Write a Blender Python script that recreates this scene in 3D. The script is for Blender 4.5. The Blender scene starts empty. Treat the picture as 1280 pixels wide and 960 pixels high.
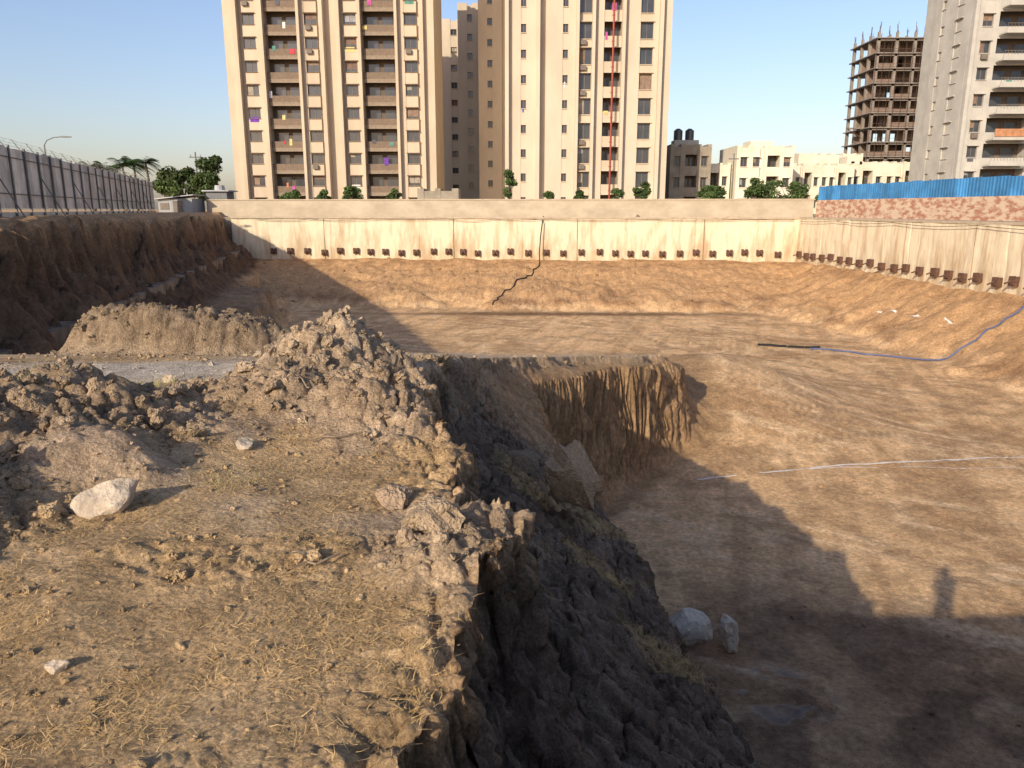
import bpy, math, random
import numpy as np
from mathutils import Vector
random.seed(5); rng=np.random.default_rng(7)
scene=bpy.context.scene
scene.view_settings.view_transform='Standard'
try: scene.view_settings.look='None'
except Exception: pass
scene.view_settings.exposure=0
R=math.radians
# ---------------------------------------------------------------- noise
def hsh(ix,iy,iz,s):
    h=(ix.astype(np.int64)*374761393+iy.astype(np.int64)*668265263+iz*2147483647%4294967291+s*974634777)&0xFFFFFFFF
    h=((h^(h>>13))*1274126177)&0xFFFFFFFF
    h=((h^(h>>16))*2246822519)&0xFFFFFFFF
    return ((h^(h>>15))&0xFFFFFF)/16777216.0
def vn(x,y,s=0):
    ix=np.floor(x);iy=np.floor(y);fx=x-ix;fy=y-iy
    fx=fx*fx*(3-2*fx);fy=fy*fy*(3-2*fy)
    z=0
    a=hsh(ix,iy,z,s);b=hsh(ix+1,iy,z,s);c=hsh(ix,iy+1,z,s);d=hsh(ix+1,iy+1,z,s)
    return (a+(b-a)*fx)*(1-fy)+(c+(d-c)*fx)*fy
def fbm(x,y,o=4,s=0):
    r=0;a=.5;t=0
    for i in range(o):
        r=r+a*vn(x*2**i+i*17.3,y*2**i-i*9.1,s+i);t+=a;a*=.5
    return r/t*2-1
def worley(x,y,s=0):
    ix=np.floor(x);iy=np.floor(y)
    f1=np.full(x.shape,9.);f2=np.full(x.shape,9.)
    for i in(-1,0,1):
        for j in(-1,0,1):
            cx=ix+i;cy=iy+j
            px=cx+hsh(cx,cy,0,s);py=cy+hsh(cx,cy,0,s+51)
            d=np.hypot(px-x,py-y)
            f2=np.minimum(f2,np.maximum(f1,d));f1=np.minimum(f1,d)
    return f1,f2
def sm(a,b,x):
    t=np.clip((x-a)/(b-a),0,1);return t*t*(3-2*t)
# ---------------------------------------------------------------- terrain definition
EY=[1.0,1.95,2.25,2.64,3.0,3.5,3.75,4.1,4.7,5.5,6.4,7.4,8.2,10,13,15,17,20.3,24,27,32,44]
EX=[-.34,-.30,-.25,-.15,-.10,0,.0,-.38,-.38,-.52,-.72,-.87,-.93,-1.0,-.95,-.7,-.2,1.5,4.9,5.1,5,5]
SY=[1,3,5.1,7.1,9,10.2,12,14,15.5,17,20.3,24,26,30,44]
SX=[2.4,2.1,1.85,1.64,1.52,1.47,1.3,.9,.5,.5,2.4,5.2,5.6,5.6,5.6]
SZ=[-2.6,-2.6,-2.6,-2.6,-2.8,-2.9,-3.0,-3.0,-2.7,-2.3,-2.67,-3.0,-3.45,-4.1,-6]
ARCS=[(-2,60,36,0.9),(-2,60,38.1,0.9),(40,10,27,0.8),(40,10,29.1,.8),(18,-30,56,0.9),(18,-30,58.1,0.9),(-30,30,46,.8),(-30,30,48.1,.8),(30,50,20,.8),(30,50,22.1,.8),(-20,5,31,.8),(-20,5,33.1,.8)]
def xw(y): return 25.6+(70-y)*.052
def yw(x): return 70+(25.6-x)*.078
def xwl(y): return -14.7-.226*(y-24)
def blob(x,y,cx,cy,rx,ry,ang=0,p=1.0):
    c,s=math.cos(ang),math.sin(ang);dx=x-cx;dy=y-cy
    u=(dx*c+dy*s)/rx;v=(-dx*s+dy*c)/ry
    return np.exp(-((u*u+v*v)**p))
def hf(x,y):
    far=sm(8,20,y)
    n1=fbm(x*.9,y*.9,3,3); n2=fbm(x*3.1,y*3.1,3,11)
    w1=fbm(x*1.7+40,y*1.7,3,21)
    hfq=(1-.93*sm(8,16,y))
    xx=x+.16*w1*(1+.3*far)+.08*fbm(x*6,y*6,3,31)*hfq
    yy=y+.16*n1*(1+1.5*far)+.08*n2*hfq
    # pit floor
    F=-6+.10*fbm(x*.22,y*.22,3,41)+.02*n2
    F=F+1.9*blob(x,y,8.0,30,4.2,5.5)
    big=fbm(x*.28,y*.28,3,61)
    dF=yw(x)-y; dR=xw(y)-x
    bF=np.clip(1-dF/(13+3*big),0,1); bR=np.clip(1-dR/(6.5+2*big),0,1)
    berm=np.maximum(bF**.85*3.1,bR**1.1*3.1)
    berm=berm+ .45*fbm(x*.45,y*.7,4,71)*np.clip(berm*3,0,1)*np.clip((3.6-berm),0,1)
    F=np.maximum(F,-6+berm)
    F=F+.10*n2*np.clip(berm*2,0,1)*np.clip(3.3-berm,0,1)
    trks=0*x
    for (cx,cy,rad,al) in ARCS:
        r=np.hypot(x-cx,y-cy); th=np.arctan2(y-cy,x-cx)
        band=np.exp(-((r-rad-.25*n1)/.26)**4)*al
        trks=np.maximum(trks,band*(.6+.4*np.sin((th*rad+ (r-rad)*1.0)*2*math.pi/.34)))
    trks=trks*sm(.36,.52,fbm(x*.18+3,y*.18,2,71)*.5+.5)*(berm<.4)*(y<58)
    F=F-.03*trks
    ls=sm(-1.0,1.0,-.30*y-x+1.6*n1-.6+1.5*big)*sm(8,14,y)*(1-sm(56,64,y))
    lsz=-3.7+.5*big+.25*n1
    F=F+(np.maximum(lsz,F)-F)*ls
    # near plateau and ramp
    T=np.interp(yy,[0,7.6,8.6,26,40,60],[0,0,-.12,-3.3,-6.1,-6.3])
    T=T+.05*n1+.012*n2
    T=T+np.clip(.25*(-.6-x),0,.3)*sm(1.5,3,y)*0.3
    e=np.interp(yy,EY,EX)
    d=np.minimum(xx-e,(yy-1.15))
    xs=np.maximum(np.interp(yy,SY,SX)-e,.3); zs=np.interp(yy,SY,SZ)
    near=1-sm(12,16,y)
    dr1=np.interp(y,[0,8,13,17,30],[.80,.95,.8,.25,.2])+.18*w1*(1-far); w1_=np.interp(y,[0,8,17],[.15,.2,.25])
    z1=T-dr1
    zs=np.minimum(zs,z1-.05)
    wf=np.interp(y,[0,10,16,20,30],[1.1,1.2,1.1,1.0,1.8])
    t1=np.clip(d/w1_,0,1); t2=np.clip((d-w1_)/(xs-w1_+1e-6),0,1); t3=np.clip((d-xs)/wf,0,1)
    t1=t1*(1.6-.6*t1)
    Z=T+(z1-T)*t1
    Z=np.where(t2>0,z1+(zs-z1)*t2**.9,Z)
    Z=np.where(t3>0,zs+(np.minimum(F,zs)-zs)*(t3*(2-t3)),Z)
    Z=np.where(d>xs+wf,F,Z)
    yb=12+(x+3.2)*.25; xl=-3.2-.06*(y-12)
    dB=np.maximum(yb-yy,np.where(y>5,xx-xl,-9))
    S=sm(-1.3,.1,dB)*(1-sm(36,43,y))
    z=F+(Z-F)*S
    z=np.where(y>25,np.maximum(z,F),z)
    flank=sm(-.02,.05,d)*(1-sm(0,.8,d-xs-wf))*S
    top=(1-sm(-.08,.01,d))*S
    # heaps
    heap=0*x
    heap=heap+.42*blob(x,y,-1.85,7.0,.50,.75,.2,1.5)
    heap=heap+.28*blob(x,y,-1.35,7.2,.40,.6,.2,1.3)
    heap=heap+.20*blob(x,y,-1.8,5.9,1.0,.55,-.25,1.2)
    heap=heap+.18*blob(x,y,-1.0,5.6,.35,.55,0,1.2)
    heap=heap+.50*blob(x,y,-4.45,10.5,1.45,.62,.18,5.0)
    heap=heap+.26*blob(x,y,-5.4,10.2,.55,.45,.1,1.6)
    heap=heap+.42*blob(x,y,-3.1,4.9,.9,.75,.3,1.3)
    heap=heap+.20*blob(x,y,-2.35,4.15,.33,.26,0,1.5)
    heap=heap+.34*blob(x,y,-3.2,3.3,.75,1.0,0,1.3)
    heap=heap+.10*blob(x,y,-.2,3.35,.45,.35,.5,1.4)
    lm=blob(x,y,-4.45,10.4,1.6,.9,.18,3)
    cm=np.clip(heap*4,0,1)*S
    smooth_mound=blob(x,y,-2.35,4.15,.36,.3,0,2)
    trk=blob(x,y,-3.6,7.1,3.0,.72,.2,2.5)
    z=z+heap*S*(1+.25*n2+.25*n1)
    edgeband=sm(-.55,-.05,d)*(1-sm(0,.2,d))*near*S*sm(1.2,1.6,y)
    loose=sm(.55,.70,fbm(x*.8+31,y*.8,3,311)*.5+.5)*top*near*.7
    C=np.clip(cm*1.0+flank*near*.8+edgeband*.7+loose*.45,0,1)*(1-.9*trk)*(1-.8*smooth_mound)
    f1a,f2a=worley(x*2.6+.5*n1,y*2.6+.5*n2,5)
    f1b,f2b=worley(x*6.5+.8*n2,y*6.5+.6*w1,9)
    f1c,f2c=worley(x*16+n2,y*16,13)
    z=z+C*(.13*(.55-f1a)+.16*(np.minimum(f2b-f1b,.45)-.2)+.035*(np.minimum(f2c-f1c,.5)-.2)+.03*fbm(x*9,y*9,3,17))
    z=z+(1-C)*S*top*.012*(np.minimum(f2c-f1c,.4)-.2)*(y<12)
    # drying cracks
    g1,g2=worley(x*1.5+.45*n2+.3*n1,y*1.5+.5*w1,77)
    brk=sm(-.2,.2,fbm(x*2.4,y*2.4,2,401))
    crk=np.exp(-((g2-g1)/.028)**2)*(sm(-.9,-.3,d)*(1-sm(-.0,.1,d)))*S*near*sm(2.4,3,y)*brk
    crk2=np.exp(-((f2a-f1a)/.05)**2)*flank*near
    z=z-.07*crk-.07*crk2
    # bank on the left
    dl=xwl(y)-x+ .6*n1+.5*w1*far+.35*big
    bank=np.interp(dl,[-2.6,-1.4,-.6,-.2,.3,1.0,1.35,2.2,3.2],[-3.9,-3.3,-2.6,-2.2,-1.7,-.9,.85,1.2,1.35])
    bmid=sm(-2.4,-.5,dl)*(1-sm(1.4,2.2,dl))
    b1,b2=worley(x*.9+n2*.5,y*.9+n1*.5,55)
    bank=bank+bmid*(.45*n1+.30*n2+.5*(np.minimum(b2-b1,.5)-.2))
    z=np.where(dl>-2.6,np.maximum(z,bank),z)
    # outside levels
    so=np.maximum(sm(.3,.7,x-xw(y))*sm(-3,3,y),sm(.3,.7,y-yw(x)))
    z=z+(np.where(xwl(y)-x>1.5,1.35,.9)+.0*x-z)*so
    # colour
    col=np.zeros(x.shape+(3,))
    def mix(c,m):
        nonlocal col
        col=col*(1-m[...,None])+np.array(c)*m[...,None]
    one=np.ones_like(x)
    v1=fbm(x*.35,y*.35,4,91)*.5+.5; v2=fbm(x*1.3+5,y*1.3,4,97)*.5+.5; v3=fbm(x*5,y*5,3,101)*.5+.5
    mix((.71,.465,.245),one)
    mix((.50,.31,.155),sm(.45,.72,v1))
    mix((.78,.56,.33),sm(.5,.8,v2)*.65)
    mix((.40,.25,.13),sm(.54,.68,fbm(x*.8+11,y*.8,5,511)*.5+.5)*.6)
    st=fbm((x*.95-y*.28)*2.2,(y*.95+x*.28)*.18,3,131)*.5+.5
    mix((.46,.29,.15),sm(.53,.72,st)*.6)
    st2=fbm((x*.5+y*.87)*2.6,(x*.87-y*.5)*.15,3,133)*.5+.5
    mix((.84,.62,.38),sm(.54,.70,st2)*.55*sm(.4,.6,v1))
    mix((.36,.225,.12),trks*.75)
    mix((.50,.30,.145),np.clip(berm*.8,0,1)*(.75+.25*v2))
    mix((.30,.17,.085),sm(.2,.5,berm)*(1-sm(.5,1.4,berm))*sm(.4,.6,v1)*.8)
    mix((.34,.20,.10),sm(2.2,2.9,berm)*sm(.42,.6,v2)*.7)
    dk=blob(x,y,3.5,57.0,14,1.1,-.02,2)
    mix((.20,.115,.06),dk*.95*sm(.25,.5,v2+.12))
    wet_shade=np.clip(blob(x,y,5.4,10.8,3.4,3.4,.2,1.5)*1.6,0,1)*(1-flank)
    mix((.15,.095,.06),wet_shade*.85*(.6+.4*sm(.35,.6,v2)))  # damp soil, painted darker still to deepen the shadow lying on it
    mix((.28,.175,.10),ls*.8)
    rampm=top*sm(8,10,y)
    mix((.58,.44,.29),rampm)
    plat=top*(1-sm(8,10,y))
    mix((.50,.365,.235),plat)
    mix((.62,.49,.35),plat*sm(.45,.7,v2)*.6)
    mix((.32,.235,.155),plat*sm(.50,.66,fbm(x*2.3+7,y*2.3,4,521)*.5+.5)*.6)
    straw=plat*sm(.40,.60,fbm(x*1.1+9,y*1.1,3,141)*.5+.5+.18*(1-sm(2.5,4.5,y)))*(1-np.clip(heap*4,0,1))*(1-trk)
    mix((.56,.37,.17),straw*.65)
    mix((.60,.53,.43),trk*S*.85)
    mix((.38,.275,.175),np.clip(heap*4,0,1)*S*(.55+.45*v3))
    mix((.54,.40,.27),smooth_mound*.8*S)
    mix((.55,.41,.265),blob(x,y,-1.6,6.9,.8,.9)*.8*S)
    mix((.27,.20,.13),lm*.8*S)
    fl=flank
    mix((.18,.13,.088),fl*near)  # soil colour lowered so the flank's shade is partly in the albedo
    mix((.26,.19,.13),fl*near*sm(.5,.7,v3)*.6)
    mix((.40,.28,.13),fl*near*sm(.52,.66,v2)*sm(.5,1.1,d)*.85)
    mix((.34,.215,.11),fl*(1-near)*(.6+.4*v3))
    mix((.38,.29,.19),np.exp(-((d-.0)/.3)**2)*S*sm(9,11,y)*(1-sm(22,25,y))*.7)
    mix((.16,.095,.055),sm(-2.4,-1.5,dl)*(1-sm(1.0,1.6,dl)))  # bank face darkened in colour to stand in for its shadow
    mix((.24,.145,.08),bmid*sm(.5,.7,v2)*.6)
    mix((.54,.345,.18),sm(1.3,1.7,dl)*(.6+.4*v1))
    mix((.34,.28,.19),so*(xwl(y)-x<1.5))
    col=col*(.82+.36*v3[...,None])
    col=col*(1-.45*np.clip(crk+crk2,0,1))[...,None]
    pud=np.clip(blob(x,y,4.35,10.9,.8,.9,.3,1.5)*1.5,0,1)*sm(.43,.55,fbm(x*1.7+3,y*2.6,3,151)*.5+.5)
    pud=pud*(np.abs(flank)<.3)
    col=col*(1-.45*pud)[...,None]
    return z,col,dict(d=d,S=S,flank=flank,near=near,heap=heap*(1-smooth_mound),straw=straw,trk=trk,C=C,pud=pud,berm=berm,top=top,wet_shade=wet_shade,loose=loose)
# ---------------------------------------------------------------- mesh helpers
def link(o):
    scene.collection.objects.link(o); return o
def empty(name,loc=(0,0,0)):
    o=bpy.data.objects.new(name,None); o.location=(0,0,0); return link(o)
def np_mesh(name,V,Fq,mat,col=None,parent=None,smooth=False,extra=None):
    me=bpy.data.meshes.new(name)
    V=np.asarray(V,dtype=np.float32).reshape(-1,3); Fq=np.asarray(Fq,dtype=np.int32); k=Fq.shape[1]
    me.vertices.add(len(V)); me.vertices.foreach_set('co',V.ravel())
    me.loops.add(Fq.size); me.loops.foreach_set('vertex_index',Fq.ravel())
    me.polygons.add(len(Fq)); me.polygons.foreach_set('loop_start',np.arange(len(Fq),dtype=np.int32)*k)
    try: me.polygons.foreach_set('loop_total',np.full(len(Fq),k,dtype=np.int32))
    except Exception: pass
    me.update(calc_edges=True)
    me.polygons.foreach_set('use_smooth',np.full(len(Fq),smooth))
    if col is not None:
        a=me.color_attributes.new('Col','FLOAT_COLOR','POINT')
        c=np.ones((len(V),4),dtype=np.float32); c[:,:3]=np.asarray(col).reshape(-1,3); a.data.foreach_set('color',c.ravel())
    if extra is not None:
        a=me.attributes.new('Wet','FLOAT','POINT'); a.data.foreach_set('value',np.asarray(extra,dtype=np.float32).ravel())
    me.materials.append(mat); me.validate()
    o=bpy.data.objects.new(name,me); link(o)
    if parent: o.parent=parent
    return o
class B:
    def __init__(s): s.v=[];s.f=[];s.c=[]
    def quad(s,a,b,c,d,col=None):
        n=len(s.v); s.v+=[a,b,c,d]; s.f.append((n,n+1,n+2,n+3)); s.c+=[col or (1,1,1)]*4
    def hexa(s,p,col=None):
        n=len(s.v); s.v+=p; s.c+=[col or (1,1,1)]*8
        for f in((0,3,2,1),(4,5,6,7),(0,1,5,4),(1,2,6,5),(2,3,7,6),(3,0,4,7)): s.f.append(tuple(n+i for i in f))
    def box(s,x0,x1,y0,y1,z0,z1,col=None):
        s.hexa([(x0,y0,z0),(x1,y0,z0),(x1,y1,z0),(x0,y1,z0),(x0,y0,z1),(x1,y0,z1),(x1,y1,z1),(x0,y1,z1)],col)
    def tube(s,p0,p1,r0,r1=None,n=8,col=None):
        r1=r0 if r1 is None else r1
        p0=Vector(p0);p1=Vector(p1);d=(p1-p0).normalized()
        u=d.orthogonal().normalized();w=d.cross(u);b=len(s.v)
        for p,r in((p0,r0),(p1,r1)):
            for i in range(n):
                a=2*math.pi*i/n; s.v.append(tuple(p+u*r*math.cos(a)+w*r*math.sin(a))); s.c.append(col or (1,1,1))
        for i in range(n):
            j=(i+1)%n; s.f.append((b+i,b+j,b+n+j,b+n+i))
    def path(s,pts,r,n=6,col=None):
        for a,b in zip(pts[:-1],pts[1:]): s.tube(a,b,r,r,n,col)
    def make(s,name,mat,parent=None,smooth=False,colattr=False):
        if not s.v: return None
        me=bpy.data.meshes.new(name); me.from_pydata([tuple(v) for v in s.v],[],s.f); me.update()
        if colattr:
            a=me.color_attributes.new('Col','FLOAT_COLOR','POINT')
            c=np.ones((len(s.v),4),dtype=np.float32); c[:,:3]=np.array(s.c); a.data.foreach_set('color',c.ravel())
        me.materials.append(mat)
        if smooth: me.polygons.foreach_set('use_smooth',np.full(len(me.polygons),True))
        o=bpy.data.objects.new(name,me); link(o)
        if parent: o.parent=parent
        return o
def mat(name,c1,c2=None,scale=3,rough=.85,bump=0,bscale=20,stretch=(1,1,1),metal=0,attr=None,detail=6,lo=.35,hi=.65,spec=.3,zgrad=None):
    m=bpy.data.materials.new(name); m.use_nodes=True; N=m.node_tree.nodes; L=m.node_tree.links
    p=N['Principled BSDF']; p.inputs['Roughness'].default_value=rough; p.inputs['Metallic'].default_value=metal
    try:p.inputs['Specular IOR Level'].default_value=spec
    except Exception:pass
    tc=N.new('ShaderNodeTexCoord'); mp=N.new('ShaderNodeMapping'); mp.inputs['Scale'].default_value=stretch
    L.new(tc.outputs['Object'],mp.inputs['Vector'])
    n=N.new('ShaderNodeTexNoise'); n.inputs['Scale'].default_value=scale; n.inputs['Detail'].default_value=detail
    n.inputs['Roughness'].default_value=.65
    L.new(mp.outputs[0],n.inputs['Vector'])
    out=n.outputs[0]
    if zgrad:
        sx=N.new('ShaderNodeSeparateXYZ'); L.new(tc.outputs['Object'],sx.inputs[0])
        mr=N.new('ShaderNodeMapRange'); mr.inputs['From Min'].default_value=zgrad[0]; mr.inputs['From Max'].default_value=zgrad[1]; mr.inputs['To Min'].default_value=zgrad[2]; mr.inputs['To Max'].default_value=zgrad[3]
        L.new(sx.outputs[2],mr.inputs['Value']); ad=N.new('ShaderNodeMath'); ad.operation='ADD'; L.new(out,ad.inputs[0]); L.new(mr.outputs[0],ad.inputs[1]); out=ad.outputs[0]
    r=N.new('ShaderNodeValToRGB'); r.color_ramp.elements[0].position=lo; r.color_ramp.elements[1].position=hi
    if attr:
        r.color_ramp.elements[0].color=(.72,.72,.72,1); r.color_ramp.elements[1].color=(1.15,1.15,1.15,1)
        L.new(out,r.inputs[0])
        at=N.new('ShaderNodeAttribute'); at.attribute_name=attr
        mx=N.new('ShaderNodeMix'); mx.data_type='RGBA'; mx.blend_type='MULTIPLY'; mx.inputs[0].default_value=1
        L.new(at.outputs['Color'],mx.inputs[6]); L.new(r.outputs[0],mx.inputs[7]); L.new(mx.outputs[2],p.inputs['Base Color'])
    else:
        c2=c2 or tuple(v*.75 for v in c1)
        r.color_ramp.elements[0].color=(*c2,1); r.color_ramp.elements[1].color=(*c1,1)
        L.new(out,r.inputs[0]); L.new(r.outputs[0],p.inputs['Base Color'])
    if bump:
        b=N.new('ShaderNodeBump'); b.inputs['Strength'].default_value=bump; b.inputs['Distance'].default_value=.05
        n2=N.new('ShaderNodeTexNoise'); n2.inputs['Scale'].default_value=bscale; n2.inputs['Detail'].default_value=8
        L.new(mp.outputs[0],n2.inputs['Vector']); L.new(n2.outputs[0],b.inputs['Height']); L.new(b.outputs[0],p.inputs['Normal'])
    return m
def ground_mat():
    m=bpy.data.materials.new('earth'); m.use_nodes=True; N=m.node_tree.nodes; L=m.node_tree.links
    p=N['Principled BSDF']
    try:p.inputs['Specular IOR Level'].default_value=.2
    except Exception:pass
    at=N.new('ShaderNodeAttribute'); at.attribute_name='Col'
    wt=N.new('ShaderNodeAttribute'); wt.attribute_name='Wet'
    tc=N.new('ShaderNodeTexCoord')
    def noise(sc,det=8,ro=.7):
        n=N.new('ShaderNodeTexNoise'); n.inputs['Scale'].default_value=sc; n.inputs['Detail'].default_value=det; n.inputs['Roughness'].default_value=ro
        L.new(tc.outputs['Object'],n.inputs['Vector']); return n
    na=noise(9); nb=noise(70,6); nc=noise(1.6,8,.75)
    def ramp(n,a,b,lo,hi):
        r=N.new('ShaderNodeValToRGB'); r.color_ramp.elements[0].position=lo; r.color_ramp.elements[1].position=hi
        r.color_ramp.elements[0].color=(*a,1); r.color_ramp.elements[1].color=(*b,1); L.new(n.outputs[0],r.inputs[0]); return r
    def mul(a,b):
        x=N.new('ShaderNodeMix'); x.data_type='RGBA'; x.blend_type='MULTIPLY'; x.inputs[0].default_value=1
        L.new(a,x.inputs[6]); L.new(b,x.inputs[7]); return x.outputs[2]
    c=mul(at.outputs['Color'],ramp(na,(.70,.68,.66),(1.30,1.30,1.30),.35,.66).outputs[0])
    c=mul(c,ramp(nb,(.64,.62,.60),(1.37,1.37,1.37),.35,.66).outputs[0])
    c=mul(c,ramp(nc,(.80,.78,.76),(1.20,1.20,1.20),.38,.62).outputs[0])
    L.new(c,p.inputs['Base Color'])
    rr=N.new('ShaderNodeMapRange'); rr.inputs['To Min'].default_value=.95; rr.inputs['To Max'].default_value=.08
    L.new(wt.outputs['Fac'],rr.inputs['Value']); L.new(rr.outputs[0],p.inputs['Roughness'])
    ad=N.new('ShaderNodeMath'); ad.operation='MULTIPLY_ADD'; ad.inputs[1].default_value=.35
    vo=N.new('ShaderNodeTexVoronoi'); vo.inputs['Scale'].default_value=38; L.new(tc.outputs['Object'],vo.inputs['Vector'])
    L.new(vo.outputs['Distance'],ad.inputs[0]); 
    n3=noise(26,10,.75); L.new(n3.outputs[0],ad.inputs[2])
    b=N.new('ShaderNodeBump'); b.inputs['Distance'].default_value=.05
    bs=N.new('ShaderNodeMapRange'); bs.inputs['To Min'].default_value=.85; bs.inputs['To Max'].default_value=.03
    L.new(wt.outputs['Fac'],bs.inputs['Value']); L.new(bs.outputs[0],b.inputs['Strength'])
    L.new(ad.outputs[0],b.inputs['Height'])
    b2=N.new('ShaderNodeBump'); b2.inputs['Distance'].default_value=.25
    bs2=N.new('ShaderNodeMapRange'); bs2.inputs['To Min'].default_value=.45; bs2.inputs['To Max'].default_value=.0
    L.new(wt.outputs['Fac'],bs2.inputs['Value']); L.new(bs2.outputs[0],b2.inputs['Strength'])
    n4=noise(3.2,8,.7); L.new(n4.outputs[0],b2.inputs['Height']); L.new(b2.outputs[0],b.inputs['Normal'])
    L.new(b.outputs[0],p.inputs['Normal'])
    return m
M_earth=ground_mat()
# ---------------------------------------------------------------- build terrain
def geo(a,b,r): 
    n=int(math.log(b/a)/r); return a*np.exp(np.linspace(0,math.log(b/a),n))
ys=np.concatenate([[-400,-150,-60,-30,-20,-14,-10],np.linspace(-8,.9,26),np.linspace(.95,1.19,12),geo(1.2,82,.0052),geo(84,4000,.11)])
core=1.5*np.sinh(np.arange(-620,621)*.0064); core=core[np.abs(core)<44]-.3
core=np.sort(np.concatenate([core,np.arange(-1.12,.26,.0042)+.00013]))
keep=np.concatenate([[True],np.diff(core)>.0012]); core=core[keep]
xs_=np.concatenate([-geo(46,3500,.14)[::-1],core,geo(46,3500,.14)])
X,Y=np.meshgrid(xs_,ys)
Z,COL,MK=hf(X,Y)
gy=np.gradient(Z,ys,axis=0); gx=np.gradient(Z,xs_,axis=1)
def blur(a,n):
    for _ in range(n): a=(2*a+np.roll(a,1,0)+np.roll(a,-1,0)+np.roll(a,1,1)+np.roll(a,-1,1))/6
    return a
g=np.hypot(gx,gy)+1e-6
st=np.clip((g-.9)/2,0,1)*((MK['flank']>.05)|(xwl(Y)-X>-1.5)&(Y>8)|(MK['heap']>.1))*(Y<68)*(np.abs(X)<30)
st=blur(st,5); gxb=blur(np.clip(gx,-6,6),8); gyb=blur(np.clip(gy,-6,6),8); g=np.hypot(gxb,gyb)+1e-3
sc=np.interp(Y,[0,6,20,70],[1,1,1.8,3])
A=(X*.6+Y); 
c1w,c2w=worley(A*4.5/sc+.3*fbm(Z*4,A*4,2,5),Z*4.0/sc+.4*fbm(A*4,Z*4,2,6),601)
c3w,c4w=worley(A*11/sc,Z*10/sc,603)
dn=.12*fbm(A*2.0/sc,Z*1.6/sc,4,201)+.16*(np.minimum(c2w-c1w,.5)-.2)+.06*(np.minimum(c4w-c3w,.5)-.2)+.05*fbm(A*9/sc,Z*8/sc,3,211)
X2=X-gxb/g*dn*st*sc; Y2=Y-gyb/g*dn*st*sc
ny,nx=X.shape
COL=COL*(1-.5*st*np.exp(-((c2w-c1w)/.09)**2))[...,None]
idx=np.arange(ny*nx).reshape(ny,nx)
Fq=np.stack([idx[:-1,:-1],idx[:-1,1:],idx[1:,1:],idx[1:,:-1]],-1).reshape(-1,4)
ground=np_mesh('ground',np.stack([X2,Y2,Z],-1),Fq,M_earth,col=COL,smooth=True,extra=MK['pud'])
def hz(x,y):
    z,_,_=hf(np.array([float(x)]),np.array([float(y)])); return float(z[0])
# ---------------------------------------------------------------- clods / stones
def ico(sub):
    import bmesh
    bm=bmesh.new(); bmesh.ops.create_icosphere(bm,subdivisions=sub,radius=1)
    V=np.array([v.co[:] for v in bm.verts]); Fc=np.array([[v.index for v in f.verts] for f in bm.faces]); bm.free(); return V,Fc
ICO={1:ico(2),2:ico(3)}
def chunk_variant(sub,seed,rough=.35,planes=7,lump=0):
    V,Fc=ICO[sub]; r=np.random.default_rng(seed); V=V.copy()
    for i in range(planes):
        n=r.normal(size=3); n/=np.linalg.norm(n); h=r.uniform(.4,.85)
        dd=V@n; V=V-np.outer(np.clip(dd-h,0,None),n)
    k=1+rough*(fbm(V[:,0]*1.7+seed*3.1+V[:,2],V[:,1]*1.7+V[:,2]*.7,3,seed))
    if lump: k=k+lump*fbm(V[:,0]*4+seed+V[:,2]*2,V[:,1]*4-V[:,2]*3,3,seed+5)
    return V*k[:,None],Fc
def scatter(name,P,rad,cols,sub,mat_,squash=(.55,.95),rough=.35,smooth=False,sink=.15,lump=.25):
    n=len(P); VV=[];FF=[];CC=[];off=0
    vs=[chunk_variant(sub,s,rough,6,lump) for s in range(1,13)]
    which=rng.integers(0,12,n)
    for k in range(12):
        I=np.where(which==k)[0]
        if len(I)==0: continue
        V,Fc=vs[k]; m=len(I)
        a=rng.uniform(0,6.28,m); b=rng.uniform(-.8,.8,m)
        S=np.stack([rng.uniform(.6,1.35,m),rng.uniform(.6,1.2,m),rng.uniform(*squash,m)],1)*rad[I][:,None]
        W=V[None]*S[:,None,:]
        y=W[...,1]*np.cos(b)[:,None]-W[...,2]*np.sin(b)[:,None]; z=W[...,1]*np.sin(b)[:,None]+W[...,2]*np.cos(b)[:,None]
        x=W[...,0]*np.cos(a)[:,None]-y*np.sin(a)[:,None]; y=W[...,0]*np.sin(a)[:,None]+y*np.cos(a)[:,None]
        W=np.stack([x,y,z],-1)+P[I][:,None,:]; W[...,2]+=(rad[I]*sink)[:,None]
        VV.append(W.reshape(-1,3)); FF.append((Fc[None]+(np.arange(m)*len(V))[:,None,None]+off).reshape(-1,3)); off+=m*len(V)
        CC.append(np.repeat(cols[I],len(V),0))
    return np_mesh(name,np.concatenate(VV),np.concatenate(FF),mat_,col=np.concatenate(CC),smooth=smooth)
M_clod=mat('clod_soil',(1,1,1),scale=22,rough=1,bump=1,bscale=45,attr='Col',spec=.1)
def samp(n,x0,x1,y0,y1,fn,logy=False):
    x=rng.uniform(x0,x1,n); y=np.exp(rng.uniform(math.log(y0),math.log(y1),n)) if logy else rng.uniform(y0,y1,n)
    z,c,mk=hf(x,y); k=rng.uniform(0,1,n)<fn(x,y,mk); return np.stack([x,y,z],1)[k],c[k],{a:b[k] for a,b in mk.items()}
P1,c1,_=samp(38000,-6,.1,1.6,10,lambda x,y,m:(m['top']*.08+m['loose']*.25+np.clip(m['heap']*5,0,1)*.5)*(m['S']>.9)*(1-.7*m['trk']),True)
r1=.004+.024*rng.random(len(P1))**3
r1*=np.interp(P1[:,1],[1.5,4,10],[.7,1,1.7])
P2,c2,m2=samp(12000,-6,.2,2.2,12,lambda x,y,m:(np.clip(m['heap']*4,0,1)*.45+m['loose']*.12)*(m['S']>.9))
r2=.012+.07*rng.random(len(P2))**3.0
P3,c3,m3=samp(3500,-1.2,3.2,2,14,lambda x,y,m:m['flank']*.3*m['near']*(m['d']>.3))
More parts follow.
